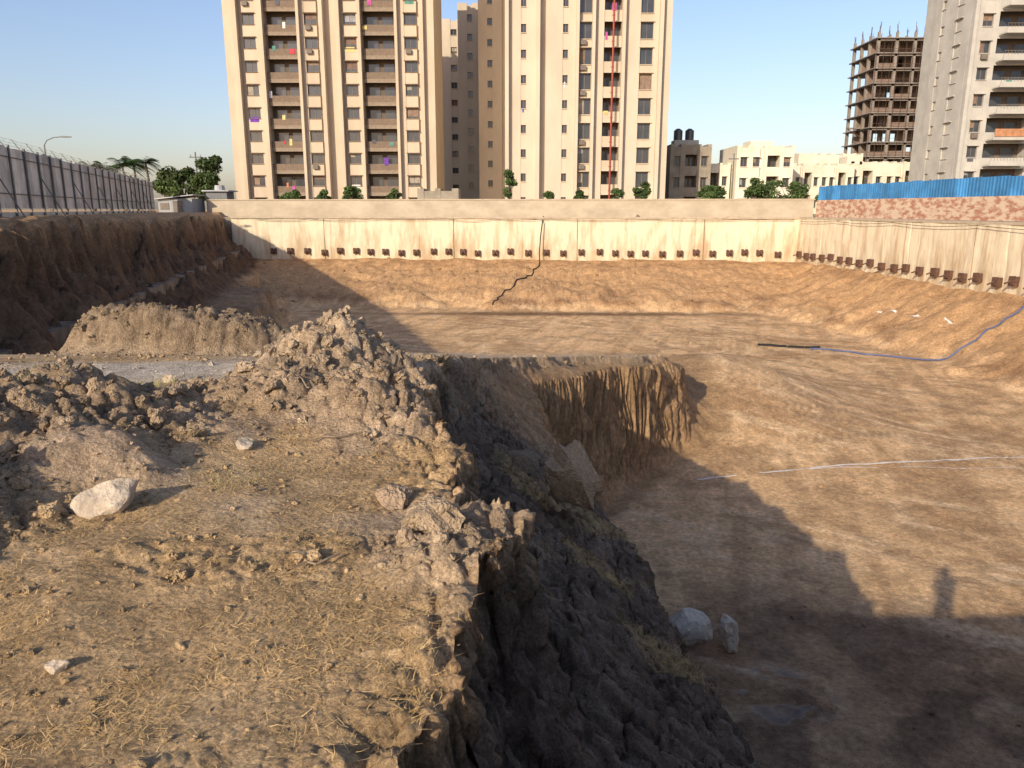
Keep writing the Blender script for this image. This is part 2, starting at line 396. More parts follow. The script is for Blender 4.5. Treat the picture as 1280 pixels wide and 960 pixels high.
r3=.010+.07*rng.random(len(P3))**5
P4,c4,_=samp(16000,1,24,9,62,lambda x,y,m:(1-m['flank'])*(m['top']<.1)*.07,True)
r4=.012+.055*rng.random(len(P4))**4*np.interp(P4[:,1],[9,60],[.8,2.4])
P5,c5,_=samp(5000,-24,26,45,73,lambda x,y,m:np.clip(m['berm'],0,1)*.18)
r5=.03+.2*rng.random(len(P5))**5
P6,c6,_=samp(1800,-1.5,7,8,26,lambda x,y,m:np.exp(-(m['d']/.5)**2)*.6*m['S'])
r6=(.015+.08*rng.random(len(P6))**3)
allP=np.concatenate([P1,P3,P4,P5,P6]);allr=np.concatenate([r1,r3,r4,r5,r6])
allc=np.concatenate([c1*.85,c3*1.0,c4*.85,c5*.85,c6*.9])*rng.uniform(.75,1.15,(len(allP),1))
scatter('soil_clods',allP,allr,allc,1,M_clod)
scatter('soil_clods',P2,r2,c2*rng.uniform(.7,1.1,(len(P2),1)),2,M_clod,squash=(.6,1.0),rough=.5,lump=.4)
M_stone=mat('pale_stone',(1,1,1),scale=9,rough=.9,bump=.9,bscale=14,attr='Col',spec=.15)
def rock(name,x,y,rx,ry,rz,col,seed,rot=0,tilt=0,sink=.3,z=None,lump=0.08,mt=None):
    V,Fc=chunk_variant(2,seed,.22,10,lump)
    V=V*np.array([rx,ry,rz]); ct,s_=math.cos(tilt),math.sin(tilt)
    V=np.stack([V[:,0]*ct+V[:,2]*s_,V[:,1],-V[:,0]*s_+V[:,2]*ct],1)
    c,s=math.cos(rot),math.sin(rot); V=np.stack([V[:,0]*c-V[:,1]*s,V[:,0]*s+V[:,1]*c,V[:,2]],1)
    zz=hz(x,y) if z is None else z
    V=V+np.array([x,y,zz+rz*(1-sink)*.7])
    return np_mesh(name,V,Fc,mt or M_stone,col=np.tile(col,(len(V),1)))
PW=(.48,.39,.29)
rock('pale_stone',-2.1,3.72,.21,.15,.125,PW,11,.3,0,.2)
rock('pale_stone',-1.55,2.35,.045,.035,.03,PW,12)
rock('pale_stone',-3.9,6.35,.14,.08,.07,(.5,.45,.4),13,.2)
rock('pale_stone',-1.72,4.75,.07,.06,.05,(.46,.38,.28),14)
rock('pale_stone',-1.0,6.6,.06,.05,.04,PW,15)
rock('pale_stone',.92,10.9,.20,.17,.50,(.56,.50,.40),16,.2,.15,-.25)
rock('earth_boulder',.74,8.8,.42,.40,.50,(.46,.33,.20),17,.3,0,-.25,None,.3,M_clod)
rock('earth_boulder',.15,10.4,.35,.3,.22,(.28,.20,.13),18,.3,0,.3,None,.3,M_clod)
rock('broken_concrete_block',3.1,12.6,.62,.45,.42,(.54,.48,.38),19,.3,.35,.2)
rock('broken_concrete_block',3.85,12.2,.22,.3,.48,(.50,.44,.34),20,.3,-.5,.2)
rock('earth_boulder',3.1,10.9,.28,.24,.22,(.26,.19,.13),23,0,0,.3,None,.3,M_clod)
rock('earth_boulder',2.7,15.2,.25,.24,.2,(.3,.22,.14),24,0,0,.3,None,.3,M_clod)
rock('earth_boulder',-.35,3.55,.17,.13,.10,(.45,.33,.21),25,.5,0,.2,None,.4,M_clod)
rock('earth_boulder',-.62,4.0,.12,.10,.08,(.42,.30,.2),26,.1,0,.2,None,.4,M_clod)
# ---------------------------------------------------------------- straw
def straw_mesh(name,P,ln,wd,lie,colA,colB,matx):
    n=len(P); base=P; az=rng.uniform(0,6.28,n); L=ln[0]+(ln[1]-ln[0])*rng.random(n)**2; el=rng.uniform(*lie,n); w=rng.uniform(*wd,n)
    dx=np.cos(az)*np.cos(el);dy=np.sin(az)*np.cos(el);dz=np.sin(el)
    dirv=np.stack([dx,dy,dz],1); side=np.stack([-np.sin(az),np.cos(az),rng.uniform(-.4,.4,n)],1)
    bend=rng.uniform(-.5,.5,n)[:,None]*side
    V=[]
    for t,ww in((0,1),(.5,.9),(1,.25)):
        c=base+dirv*(L*t)[:,None]+bend*(L*t*t)[:,None]; c[:,2]-=(L*.25*t*t)*np.sin(np.clip(el,0,1.5))
        V+=[c-side*(w*ww)[:,None],c+side*(w*ww)[:,None]]
    V=np.stack(V,1).reshape(-1,3); o=(np.arange(n)*6)[:,None]
    F=np.concatenate([o+np.array([[0,1,3,2]]),o+np.array([[2,3,5,4]])])
    t=rng.random((n,1)); C=np.repeat(np.array(colA)*(1-t)+np.array(colB)*t,6,0)
    return np_mesh(name,V,F,matx,col=C)
M_straw=mat('dry_straw',(1,1,1),scale=5,rough=.8,attr='Col',spec=.1)
Ps,_,_=samp(170000,-3.2,.0,1.5,7,lambda x,y,m:m['straw']*.6*(.12+.88*sm(-.1,.3,fbm(x*3.2,y*3.2,3,500)))+.02*m['top']*(m['S']>.9),True)
Ps[:,2]+=.004
straw_mesh('dry_grass',Ps,(.010,.065),(.0005,.0012),(-.05,.45),(.52,.32,.12),(.82,.57,.26),M_straw)
Pq,_,_=samp(16000,.3,2.4,3,9,lambda x,y,m:m['flank']*sm(.5,.62,fbm(x*1.3+5,y*1.3,4,97)*.5+.5)*sm(.5,1.1,m['d']))
Pq[:,2]+=.01
straw_mesh('dry_grass',Pq,(.04,.14),(.001,.002),(-.9,.6),(.46,.29,.11),(.62,.42,.18),M_straw)
def tuft(name,x,y,n,r,ln,ca,cb):
    px=x+rng.normal(0,r,n);py=y+rng.normal(0,r,n); z,_,_=hf(px,py)
    return straw_mesh(name,np.stack([px,py,z],1),ln,(.0006,.0014),(.5,1.45),ca,cb,M_straw)
tuft('grass_tuft',-1.6,4.2,140,.12,(.03,.08),(.25,.28,.08),(.5,.42,.18))
tuft('grass_tuft',-3.0,6.1,400,.18,(.05,.15),(.34,.34,.12),(.65,.54,.25))
tuft('grass_tuft',-2.9,3.1,200,.15,(.04,.10),(.5,.32,.12),(.7,.5,.2))
tuft('grass_tuft',-2.3,2.7,260,.18,(.03,.08),(.5,.32,.12),(.75,.5,.2))
tuft('grass_tuft',-.3,2.3,90,.07,(.02,.06),(.5,.32,.12),(.75,.5,.2))
tuft('grass_tuft',1.75,6.3,60,.06,(.1,.38),(.5,.36,.14),(.65,.5,.25))
tuft('grass_tuft',-3.2,4.9,160,.12,(.05,.14),(.35,.34,.14),(.55,.5,.25))
tw=B()
for (x,y,a,l) in((-1.35,4.9,.3,.35),(-1.75,5.6,1.0,.3),(-1.5,5.55,2.2,.28),(-.95,3.1,.6,.2),(.75,7.6,.8,.5)):
    pts=[]
    for i in range(5):
        t=i/4*l; px=x+math.cos(a)*t; py=y+math.sin(a)*t+.02*math.sin(i*2); pts.append((px,py,hz(px,py)+.03))
    tw.path(pts,.006,5)
tw.make('dry_twigs',mat('twig',(.3,.22,.14)))
# ---------------------------------------------------------------- retaining walls
M_wall=mat('stained_concrete',(.68,.575,.40),(.45,.32,.19),scale=1.0,rough=.9,bump=.4,bscale=5,stretch=(1.3,1.3,.25),lo=.34,hi=.56,zgrad=(-2.9,.8,-.06,.07))
M_cap=mat('concrete_cap',(.50,.41,.29),(.38,.30,.21),scale=2,rough=.9,bump=.3)
M_rust=mat('rusty_steel',(.15,.075,.045),(.07,.04,.03),scale=9,rough=.8)
def wall_strip(name,path,inward,z0,z1,thick,mat_,scal=.03,pitch=1.2,step=.125,parent=None,ztop=None):
    pts=[Vector(p) for p in path]; V=[];s0=0
    cols_=[]
    for a,b in zip(pts[:-1],pts[1:]):
        L=(b-a).length; n=int(L/step); d=(b-a)/L; nrm=Vector((-d.y,d.x))*inward
        for i in range(n+(b is pts[-1])):
            s=i*step; p=a+d*s; ss=s0+s
            pid=int(ss/pitch); o2=random.Random(pid*7+3).uniform(0,.05)
            off=scal*(abs(math.sin(math.pi*ss/pitch))**.4)+o2
            cols_.append((p,nrm,off,ss))
        s0+=L
    zs_=np.linspace(z0,z1,12)
    S=np.array([c[3] for c in cols_])
    for k,zz in enumerate(zs_):
        nz=fbm(S*.8,np.full_like(S,zz*1.3),4,300)*.07
        for i,(p,nr,off,ss) in enumerate(cols_):
            q=p+nr*(off+nz[i]); V.append((q.x,q.y,zz))
    for zz in(z1,z0):
        for p,nr,off,ss in cols_:
            q=p-nr*thick; V.append((q.x,q.y,zz))
    m=len(cols_); F=[]
    for k in range(len(zs_)+1):
        for i in range(m-1): F.append((k*m+i,k*m+i+1,(k+1)*m+i+1,(k+1)*m+i))
    return np_mesh(name,V,F,mat_,parent=parent,smooth=False)
rw=empty('retaining_wall')
FA,FB,RC=(-26.5,74.1),(25.6,70.0),(29.8,-10.)
wall_strip('pile_face',[FA,FB],-1,-5,.78,1.0,M_wall,parent=rw)
wall_strip('pile_face_side',[FB,RC],-1,-5,.78,1.0,M_wall,parent=rw)
def ribbon_box(bld,path,inward,d0,d1,z0,z1,col=None):
    pts=[Vector(p) for p in path]
    for a,b in zip(pts[:-1],pts[1:]):
        d=(b-a).normalized(); n=Vector((-d.y,d.x))*inward
        q=[a+n*d1,b+n*d1,b+n*d0,a+n*d0]
        bld.hexa([(p.x,p.y,z0) for p in q]+[(p.x,p.y,z1) for p in q],col)
cb=B(); ribbon_box(cb,[FA,FB],-1,-1.05,.17,.78,.93); cb.make('capping_beam',M_cap,rw)
cb=B(); ribbon_box(cb,[(FB[0]+.12,FB[1]-.1),RC],-1,-1.05,.17,.781,.935); cb.make('capping_beam_side',M_cap,rw)
an=B()
def anchors(a,b,inward,sp,z,start=0.7):
    a=Vector(a);b=Vector(b);L=(b-a).length;d=(b-a)/L;n=Vector((-d.y,d.x))*inward;s=start
    while s<L-.3:
        p=a+d*s; j=random.uniform(-.1,.1)
        def ob(l0,l1,d0,d1,z0,z1):
            q=[p+d*l0+n*d1,p+d*l1+n*d1,p+d*l1+n*d0,p+d*l0+n*d0]
            an.hexa([(v.x,v.y,z0) for v in q]+[(v.x,v.y,z1) for v in q])
        zz=z+j
        ob(-.26,-.08,.05,.32,zz-.26,zz+.26); ob(.08,.26,.05,.32,zz-.26,zz+.26)
        ob(-.20,.20,.322,.37,zz-.19,zz+.19)
        q=p+n*.37; t=p+n*.72
        an.tube((q.x,q.y,zz),(t.x,t.y,zz-.12),.06,.05,6)
        s+=sp*random.uniform(.88,1.12)
anchors(FA,FB,-1,1.5,-2.25,4.0); anchors(FB,RC,-1,1.5,-2.25,1.0)
an.make('wall_anchor_row',M_rust)
jb=B()
for i in range(4):
    x=-17+11*i+random.uniform(-2,2); y=yw(x)-.10; jb.box(x-.015,x+.015,y-.02,y+.2,-3.2,.77)
for y in (61,52.5,45.2,39.9,34): jb.box(xw(y)-.09,xw(y)+.2,y-.02,y+.02,-3.4,.77)
jb.make('wall_joint_strips',mat('joint_dark',(.36,.27,.17)),rw)
lw=[(xwl(y)+.35,y) for y in (10,18,26,36,48,60,73.5)]
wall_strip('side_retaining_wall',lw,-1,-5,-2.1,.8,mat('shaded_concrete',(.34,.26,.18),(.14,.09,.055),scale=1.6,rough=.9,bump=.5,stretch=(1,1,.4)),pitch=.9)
bw=empty('boundary_wall')
M_bw=mat('painted_boundary',(.50,.415,.30),(.38,.31,.22),scale=.5,rough=.9,bump=.15,bscale=14,stretch=(1,1,1.6))
b=B(); ribbon_box(b,[(-29.3,75.9),(27.4,71.6)],-1,-.2,0,.7,2.45); b.make('wall',M_bw,bw)
b=B(); ribbon_box(b,[(-29.4,75.9),(27.5,71.6)],-1,-.26,.06,2.45,2.56); b.make('coping',M_cap,bw)
M_brick=mat('old_brick',(.56,.42,.30),(.36,.17,.11),scale=1.6,rough=.9,bump=.4,bscale=8,stretch=(1,1,2.2),lo=.42,hi=.55)
RP=[(27.6,71.5),(31,46),(37.5,-5)]
b=B(); ribbon_box(b,RP,-1,-.25,0,.6,2.42); b.make('old_brick_wall',M_brick)
def corr(name,path,inward,z0,z1,pitch,amp,mat_,parent=None,step=None,tilt=.015,panel=1.2):
    pts=[Vector(p) for p in path];V=[];k=0;step=step or pitch/4
    cc=[]
    for a,b in zip(pts[:-1],pts[1:]):
        L=(b-a).length;d=(b-a)/L;n=Vector((-d.y,d.x))*inward
        for i in range(int(L/step)):
            s=i*step; pid=int(s/panel); rr_=random.Random(pid*13+7); tl=rr_.uniform(-tilt,tilt); h=rr_.uniform(-.05,.05)
            o=amp*[0,1,1,0][i%4]; p=a+d*s+n*(o+tl*((s%panel)-panel/2)*4); cc.append((p,h,pid))
    for p,h,_ in cc: V.append((p.x,p.y,z0))
    for p,h,_ in cc: V.append((p.x,p.y,z1+h))
    m=len(cc); F=[(i,i+1,m+i+1,m+i) for i in range(m-1)]
    rr=np.array([[random.Random(c[2]).uniform(.7,1.2)]*3 for c in cc]); 
    o=np_mesh(name,V,F,mat_,col=np.concatenate([rr,rr]),parent=parent)
    return o
bf=empty('blue_sheet_fence')
def attrmat(name,c,rough=.5,metal=0):
    m=mat(name,(1,1,1),scale=.9,rough=rough,attr='Col',metal=metal)
    N=m.node_tree.nodes;L=m.node_tree.links;p=N['Principled BSDF'];src=p.inputs['Base Color'].links[0].from_socket
    x=N.new('ShaderNodeMix');x.data_type='RGBA';x.blend_type='MULTIPLY';x.inputs[0].default_value=1;x.inputs[7].default_value=(*c,1)
    L.new(src,x.inputs[6]);L.new(x.outputs[2],p.inputs['Base Color']);return m
RP2=[(p[0]+.12,p[1]) for p in RP]
corr('sheets',RP2,-1,2.40,3.62,.3,.04,attrmat('blue_sheet',(.05,.21,.44)),bf)
b=B()
for a_,b_ in zip(RP2[:-1],RP2[1:]):
    a=Vector(a_);c=Vector(b_);L=(c-a).length
    for i in range(int(L/2.5)):
        p=a+(c-a)*(i*2.5/L); b.box(p.x+.1,p.x+.16,p.y-.03,p.y+.03,1.0,3.7)
b.make('posts',M_rust,bf)
def fx(y): return -19.3-.3175*(y-30)
LP=[(fx(5),5),(fx(72),72)]
lf=empty('corrugated_metal_fence')
M_ls=attrmat('grey_sheet',(.66,.60,.52),.6)
corr('sheets',LP,-1,1.65,4.0,.26,.04,M_ls,lf,panel=1.05)
M_post=mat('fence_steel',(.17,.165,.16),rough=.6)
b=B();bl=B();wv=B()
a=Vector(LP[0]);c=Vector(LP[1]);L=(c-a).length;d=(c-a)/L;n=Vector((d.y,-d.x))
for i in range(int(L/2.1)):
    p=a+d*(i*2.1); q=p+n*.1
    b.box(q.x-.035,q.x+.035,q.y-.035,q.y+.035,1.2,4.05)
    if i%3==0:
        t=p+n*.9; b.tube((t.x,t.y,1.3),(q.x,q.y,3.0),.025,.025,6)
    e=p-n*.3; b.tube((p.x,p.y,3.95),(e.x,e.y,4.4),.015,.015,5)
for zz in(2.2,3.6):
    p=a+n*.06;q=c+n*.06; b.tube((p.x,p.y,zz),(q.x,q.y,zz),.025,.025,5)
for k in range(3):
    off=-.1*(k+1);zz=3.95+.45*(k+1)/3
    for i in range(int(L/2.1)-1):
        p=a+d*(i*2.1)+n*off;q=a+d*((i+1)*2.1)+n*off; m_=(p+q)/2
        wv.tube((p.x,p.y,zz),(m_.x,m_.y,zz-.04),.006,.006,4); wv.tube((m_.x,m_.y,zz-.04),(q.x,q.y,zz),.006,.006,4)
pts=[]
for i in range(int(L*10)):
    s=i/10; ang=s*2*math.pi/.8; p=a+d*s+n*(-.15+.18*math.cos(ang)); pts.append((p.x,p.y,4.22+.15*math.sin(ang)))
wv.path(pts,.003,3)
b.make('posts_and_rails',M_post,lf); wv.make('razor_wire',mat('wire',(.40,.39,.37),rough=.6,metal=.3),lf)
ribbon_box(bl,LP,1,-.05,.06,1.2,1.5); bl.make('plinth',mat('plinth_pale',(.62,.56,.46)),lf)
# ---------------------------------------------------------------- buildings
M_tow=mat('tower_render',(.55,.455,.335),(.47,.38,.275),scale=.35,rough=.9,stretch=(1,1,.35))
M_tow2=mat('tower_render_light',(.58,.49,.37),(.50,.415,.31),scale=.35,rough=.9,stretch=(1,1,.35))
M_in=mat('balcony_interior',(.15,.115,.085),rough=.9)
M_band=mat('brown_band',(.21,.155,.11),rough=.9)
M_glass=mat('window_glass',(.035,.04,.045),(.06,.06,.065),scale=.6,rough=.18,spec=.6)
M_frame=mat('window_frame',(.18,.15,.12),rough=.6)
M_white=mat('cream_paint',(.74,.67,.53),(.60,.54,.42),scale=.5,rough=.85)
M_conc=mat('bare_concrete',(.48,.45,.39),(.38,.355,.31),scale=.5,rough=.9)
M_cloth=mat('laundry_cloth',(1,1,1),scale=2,rough=.9,attr='Col')
CL=[(.5,.06,.08),(.15,.05,.35),(.7,.65,.6),(.05,.1,.4),(.45,.1,.28),(.1,.25,.2),(.6,.5,.2),(.5,.2,.1),(.7,.7,.72),(.1,.1,.12)]
class Bld:
    def __init__(s,name,wm,band=None,slab=None):
        s.e=empty(name); s.p={k:B() for k in('walls','balcony_walls','slab_edges','windows','window_frames','ledges','laundry','roof')}; s.wm=wm; s.band=band or wm; s.slab=slab or wm
    def ob(s,part,o,ax,inn,L0,L1,D0,D1,z0,z1,col=None):
        q=[o+ax*L0+inn*D0,o+ax*L1+inn*D0,o+ax*L1+inn*D1,o+ax*L0+inn*D1]
        s.p[part].hexa([(v.x,v.y,z0) for v in q]+[(v.x,v.y,z1) for v in q],col)
    def facade(s,o,ang,W,depth,cols,z0,nf,fh=3.0,laundry=.3,sill=.95,head=2.3,seed=0,shade=True):
        rn=random.Random(seed); o=Vector(o); ax=Vector((math.cos(ang),math.sin(ang))); inn=Vector((-math.sin(ang),math.cos(ang)))
        tot=sum(c[1] for c in cols); L=0; top=z0+nf*fh
        for c in cols:
            t=c[0]; w=c[1]*W/tot; a=L;b=L+w;L=b
            if t=='p': s.ob('walls',o,ax,inn,a,b,0,depth,z0,top+1.0)
            elif t=='r': s.ob('walls',o,ax,inn,a,b,.45,depth,z0,top+.6)
            elif t=='f': s.ob('walls',o,ax,inn,a,b,-.75,depth,z0,top+1.3)
            elif t in('w','s','g','W'):
                s.ob('walls',o,ax,inn,a,b,.4,depth,z0,top+.7)
                for k in range(nf):
                    f=z0+k*fh; si=f+(sill if t in 'wW' else (1.3 if t=='s' else .55)); he=f+(head if t!='g' else 2.5)
                    part='walls' if t!='g' else 'ledges'
                    s.ob(part,o,ax,inn,a,b,.06,.398,he,f+fh+(si-f) if k<nf-1 else top+.68)
                    if k==0: s.ob('walls',o,ax,inn,a,b,.06,.398,z0,si)
                    s.ob('windows',o,ax,inn,a,b,.32,.395,si,he)
                    m=(a+b)/2; s.ob('window_frames',o,ax,inn,m-.035,m+.035,.27,.318,si,he)
                    s.ob('window_frames',o,ax,inn,a,a+.06,.27,.318,si,he); s.ob('window_frames',o,ax,inn,b-.06,b,.27,.318,si,he)
                    if t!='s' : s.ob('ledges',o,ax,inn,a-.1,b+.1,-.22,.055,he+.02,he+.12)
                    s.ob('ledges',o,ax,inn,a-.05,b+.05,-.06,.055,si-.1,si-.02)
                    if rn.random()<.3 and w>.9:
                        hc=rn.uniform(.3,1)*(he-si); s.ob('laundry',o,ax,inn,a+.08,m-.05 if rn.random()<.6 else b-.08,.30,.315,he-hc,he,rn.choice([(.35,.3,.24),(.25,.17,.12),(.3,.3,.31),(.2,.13,.1)]))
                    if rn.random()<.18 and w>1.2:
                        s.ob('window_frames',o,ax,inn,a+.2,a+.95,-.35,.0,si-.75,si-.2)
                    if rn.random()<laundry*.3:
                        cc=rn.choice(CL); s.ob('laundry',o,ax,inn,a+.2,b-.3,.02,.04,si-.5,si+.15,cc)
            elif t=='b':
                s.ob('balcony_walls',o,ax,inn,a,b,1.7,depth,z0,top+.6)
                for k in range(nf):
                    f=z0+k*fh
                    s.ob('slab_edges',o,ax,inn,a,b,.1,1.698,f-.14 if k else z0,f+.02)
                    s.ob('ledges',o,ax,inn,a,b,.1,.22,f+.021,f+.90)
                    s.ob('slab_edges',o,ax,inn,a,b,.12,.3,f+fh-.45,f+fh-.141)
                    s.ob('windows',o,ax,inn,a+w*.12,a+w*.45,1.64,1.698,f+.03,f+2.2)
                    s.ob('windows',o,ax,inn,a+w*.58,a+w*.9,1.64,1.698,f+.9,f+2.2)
                    x=a+.15
                    while x<b-.5:
                        if rn.random()<laundry:
                            cc=rn.choice(CL); ww=rn.uniform(.25,.7); z_=f+rn.uniform(.2,.8); s.ob('laundry',o,ax,inn,x,x+ww,.04,.06,z_,z_+rn.uniform(.4,1.1),cc)
                        x+=.8
                s.ob('walls',o,ax,inn,a,b,.1,1.698,top-.14,top+.9)
        s.ob('roof',o,ax,inn,.3,W-.3,.9,depth-.3,top,top+.3)
    def make(s):
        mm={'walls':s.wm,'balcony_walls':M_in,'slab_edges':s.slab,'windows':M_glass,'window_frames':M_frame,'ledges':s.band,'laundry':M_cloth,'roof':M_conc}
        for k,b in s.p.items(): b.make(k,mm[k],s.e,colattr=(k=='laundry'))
G=.9
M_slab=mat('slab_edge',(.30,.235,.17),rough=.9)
t=Bld('apartment_tower',M_tow,M_band,M_slab)
colsA=[('p',1.4),('f',.5),('r',.5),('w',1.6),('p',.8),('f',.35),('b',4.3),('f',.35),('p',.5),('w',1.6),('r',.4),('f',.5),('r',1.6),('f',.5),('r',.4),('w',1.6),('p',.3),('f',.35),('b',4.3),('f',.35),('p',.8),('w',1.6),('r',.4),('f',.5),('p',1.3)]
t.ob('walls',Vector((-38.8,113)),Vector((1,0)),Vector((0,1)),1,27,1,13,G-.5,G+.001)
t.facade((-39.4,113),0,28.7,13,colsA,G,13,3.05,.2,seed=3)
t.make()
t=Bld('apartment_tower',M_tow2,M_tow)
colsB=[('f',.5),('p',1.6),('s',.7),('p',1.3),('f',.5),('r',.8),('p',2.2),('s',.7),('p',1.0),('f',.4),('g',1.7),('f',.4),('p',1.2),('b',2.3),('f',.45),('p',2.0),('g',1.7),('p',.7),('f',.5),('p',1.2)]
t.facade((-.9,105),0,21.2,24,colsB,G,13,3.05,.35,seed=8)
side=[('p',1.5),('s',.8),('p',1.6),('r',.7),('p',1.5),('s',.8),('p',1.5)]
t.facade((-5.3,129.1),0,8,8,side,G,13,3.05,0,seed=2)
t.facade((-9.2,140),0,9,8,side,G,11,3.05,0,seed=5)
t.facade((-13.4,151),0,12,12,side,G,11,3.05,0,seed=6)
pp=B(); 
for zz in np.arange(G,G+38,3.05): pp.box(12.6,12.95,104.0,104.24,zz,zz+.12)
pp.tube((12.78,103.95,G),(12.78,103.95,G+40),.13,.13,8)
pp.make('red_riser_pipe',mat('red_paint',(.30,.05,.03),rough=.5),t.e)
t.make()
t=Bld('apartment_tower',mat('far_tower_wall',(.42,.36,.28)),M_band)
t.facade((-20,175),0,9,10,[('p',1),('b',3),('p',1),('b',3),('p',1)],G,12,3.05,.1,seed=9); t.make()
t=Bld('concrete_apartment_block',M_conc,M_conc)
colsD=[('f',.4),('p',.8),('w',1.1),('p',.6),('b',4.6),('p',.6),('w',1.2),('f',.5),('p',1.2),('b',4.2),('p',1),('w',1.1),('p',2)]
t.facade((55.4,100),-.04,22,12,colsD,G,14,3.05,.12,seed=12)
t.facade((55.38,108.5),-math.pi/2,8.4,.7,[('p',1.2),('s',.8),('p',2.2),('w',1.2),('p',1.4)],G,14,3.05,0,seed=13)
for k in range(1,14):
    f=G+k*3.05
    t.p['ledges'].box(58.8,63.4,98.2,99.7,f-.15,f); t.p['ledges'].box(58.8,63.4,98.2,98.32,f+.001,f+.45)
    t.p['window_frames'].box(58.8,63.4,98.22,98.27,f+.9,f+.95)
    for j in range(12): t.p['window_frames'].box(58.9+j*.4,58.93+j*.4,98.23,98.26,f+.45,f+.9)
t.p['laundry'].box(58.9,63.3,98.1,98.15,G+9.4,G+10.3,(.42,.20,.10))
t.make()
sk=empty('unfinished_concrete_building'); b=B();rb=B();inf=B()
nf=12
for k in range(nf):
    f=G+k*3.1
    b.box(79.2,96.8,179.2,192.8,f+2.9,f+3.1)
    for x in(80,84,88,92,96):
        for y in(180,184,188,192): b.box(x-.3,x+.3,y-.3,y+.3,f,f+2.899)
    b.box(79.6,96.4,179.7,180.1,f+2.5,f+2.899)
    rq=random.Random(k)
    for x in(80,84,88,92):
        if rq.random()<.55: inf.box(x+.31,x+3.69,183.9,184.1,f,f+2.899)
        if rq.random()<.45: inf.box(x+.31,x+3.69,179.9,180.05,f,f+rq.uniform(.8,1.2))
        if rq.random()<.8: inf.box(x+.31,x+3.69,187.9,188.1,f,f+2.899)
f=G+nf*3.1
for x in(80,84,88,92,96):
    for y in(180,184,188,192):
        b.box(x-.25,x+.25,y-.25,y+.25,f,f+1.2)
        for q in range(4): rb.tube((x+random.uniform(-.25,.25),y,f+1),(x+random.uniform(-.35,.35),y,f+random.uniform(2.2,3.4)),.05,.04,4)
b.box(76.5,79.2,183,184.5,G+6*3.1,G+6*3.1+.25); rb.tube((76.3,183.5,G+18.7),(79.5,183.5,G+16.8),.1,.1,5)
for x in np.arange(79.3,97,1.6): rb.tube((x,178.9,G+3),(x,178.9,G+36),.04,.04,4)
for zz in np.arange(G+10,G+36,3.1): rb.tube((79.3,178.9,zz),(96.5,178.9,zz),.04,.04,4)
MS=mat('raw_concrete',(.29,.245,.20),(.19,.155,.125),scale=.6); b.make('frame',MS,sk); rb.make('rebar_and_scaffold',M_rust,sk); inf.make('infill_walls',mat('block_infill',(.24,.17,.125)),sk)
def house(name,x0,y0,W,D,nf,cols,wm,fh=3.0,seed=0,extra=None,z=G):
    t=Bld(name,wm,wm); t.facade((x0,y0),0,W,D,cols,z,nf,fh,.03,seed=seed)
    if extra: extra(t)
    t.make(); return t
c1_=[('p',.8),('w',1.2),('p',1),('b',2.4),('p',.8),('w',1.2),('p',.8)]
c2_=[('p',.6),('w',1.1),('p',.9),('w',1.1),('r',.7),('p',.5),('b',2),('p',.6),('w',1.1),('p',.5)]
M_old=mat('weathered_plaster',(.34,.29,.22),(.24,.2,.15),scale=.8)
def exo(t):
    t.p['roof'].box(24.0,27.6,118.5,121,9.9,11.6); 
    for x in(24.7,26.4):
        t.p['windows'].tube((x,119.6,11.6),(x,119.6,13.0),.65,.65,12); t.p['windows'].tube((x,119.6,13.0),(x,119.6,13.3),.65,.25,12)
house('weathered_house',23.2,117,6.0,8,3,c1_,M_old,3.0,21,exo)
def ex1(t): t.p['walls'].box(36,39.5,121,125,G+9,G+10.8)
house('cream_house',28.2,121,5.0,9,2,c1_,M_white,3.3,22)
house('cream_house',33.5,119,8.5,10,3,c2_,M_white,3.0,23,ex1)
def ex2(t):
    t.p['walls'].box(47,50,131,134,G+7.9,G+9.6); t.p['walls'].box(55,57.5,131,134,G+7.9,G+9.2)
house('cream_house',44.5,129,11,10,2,c2_+c2_,M_white,3.5,24,ex2)
house('cream_house',55.7,131,12,10,2,c1_+c2_,M_white,3.7,25)
house('cream_house',41.5,140,20,8,3,c2_+c1_+c2_,M_white,3.1,26)
sh=empty('site_cabin'); 
b=B(); b.box(-33.2,-30.0,74,77,.9,2.6); b.make('walls',mat('cabin_sheet',(.34,.35,.35),(.26,.27,.27),scale=1,stretch=(6,1,.5)),sh)
b=B(); b.hexa([(-33.6,73.6,2.5),(-29.7,73.6,2.9),(-29.7,77.4,2.9),(-33.6,77.4,2.5),(-33.6,73.6,2.58),(-29.7,73.6,2.98),(-29.7,77.4,2.98),(-33.6,77.4,2.58)]); b.make('roof',mat('cabin_roof',(.5,.5,.48),rough=.5),sh)
b=B(); b.box(-31.8,-30.9,73.94,73.99,.95,2.4); b.box(-33.0,-32.2,73.95,73.99,1.6,2.2); b.make('door_and_window',M_frame,sh)
sh=empty('water_tank_shed'); b=B(); b.box(-29.6,-27.6,76.5,78.5,.9,3.3); b.make('walls',mat('tin_wall',(.20,.20,.20),(.15,.15,.15),stretch=(5,1,.5)),sh)
b=B(); b.box(-29.9,-27.3,76.2,78.8,3.3,3.42); b.tube((-28.6,77.5,3.42),(-28.6,77.5,3.9),.5,.45,12); b.make('roof',mat('tin_roof',(.4,.4,.4)),sh)
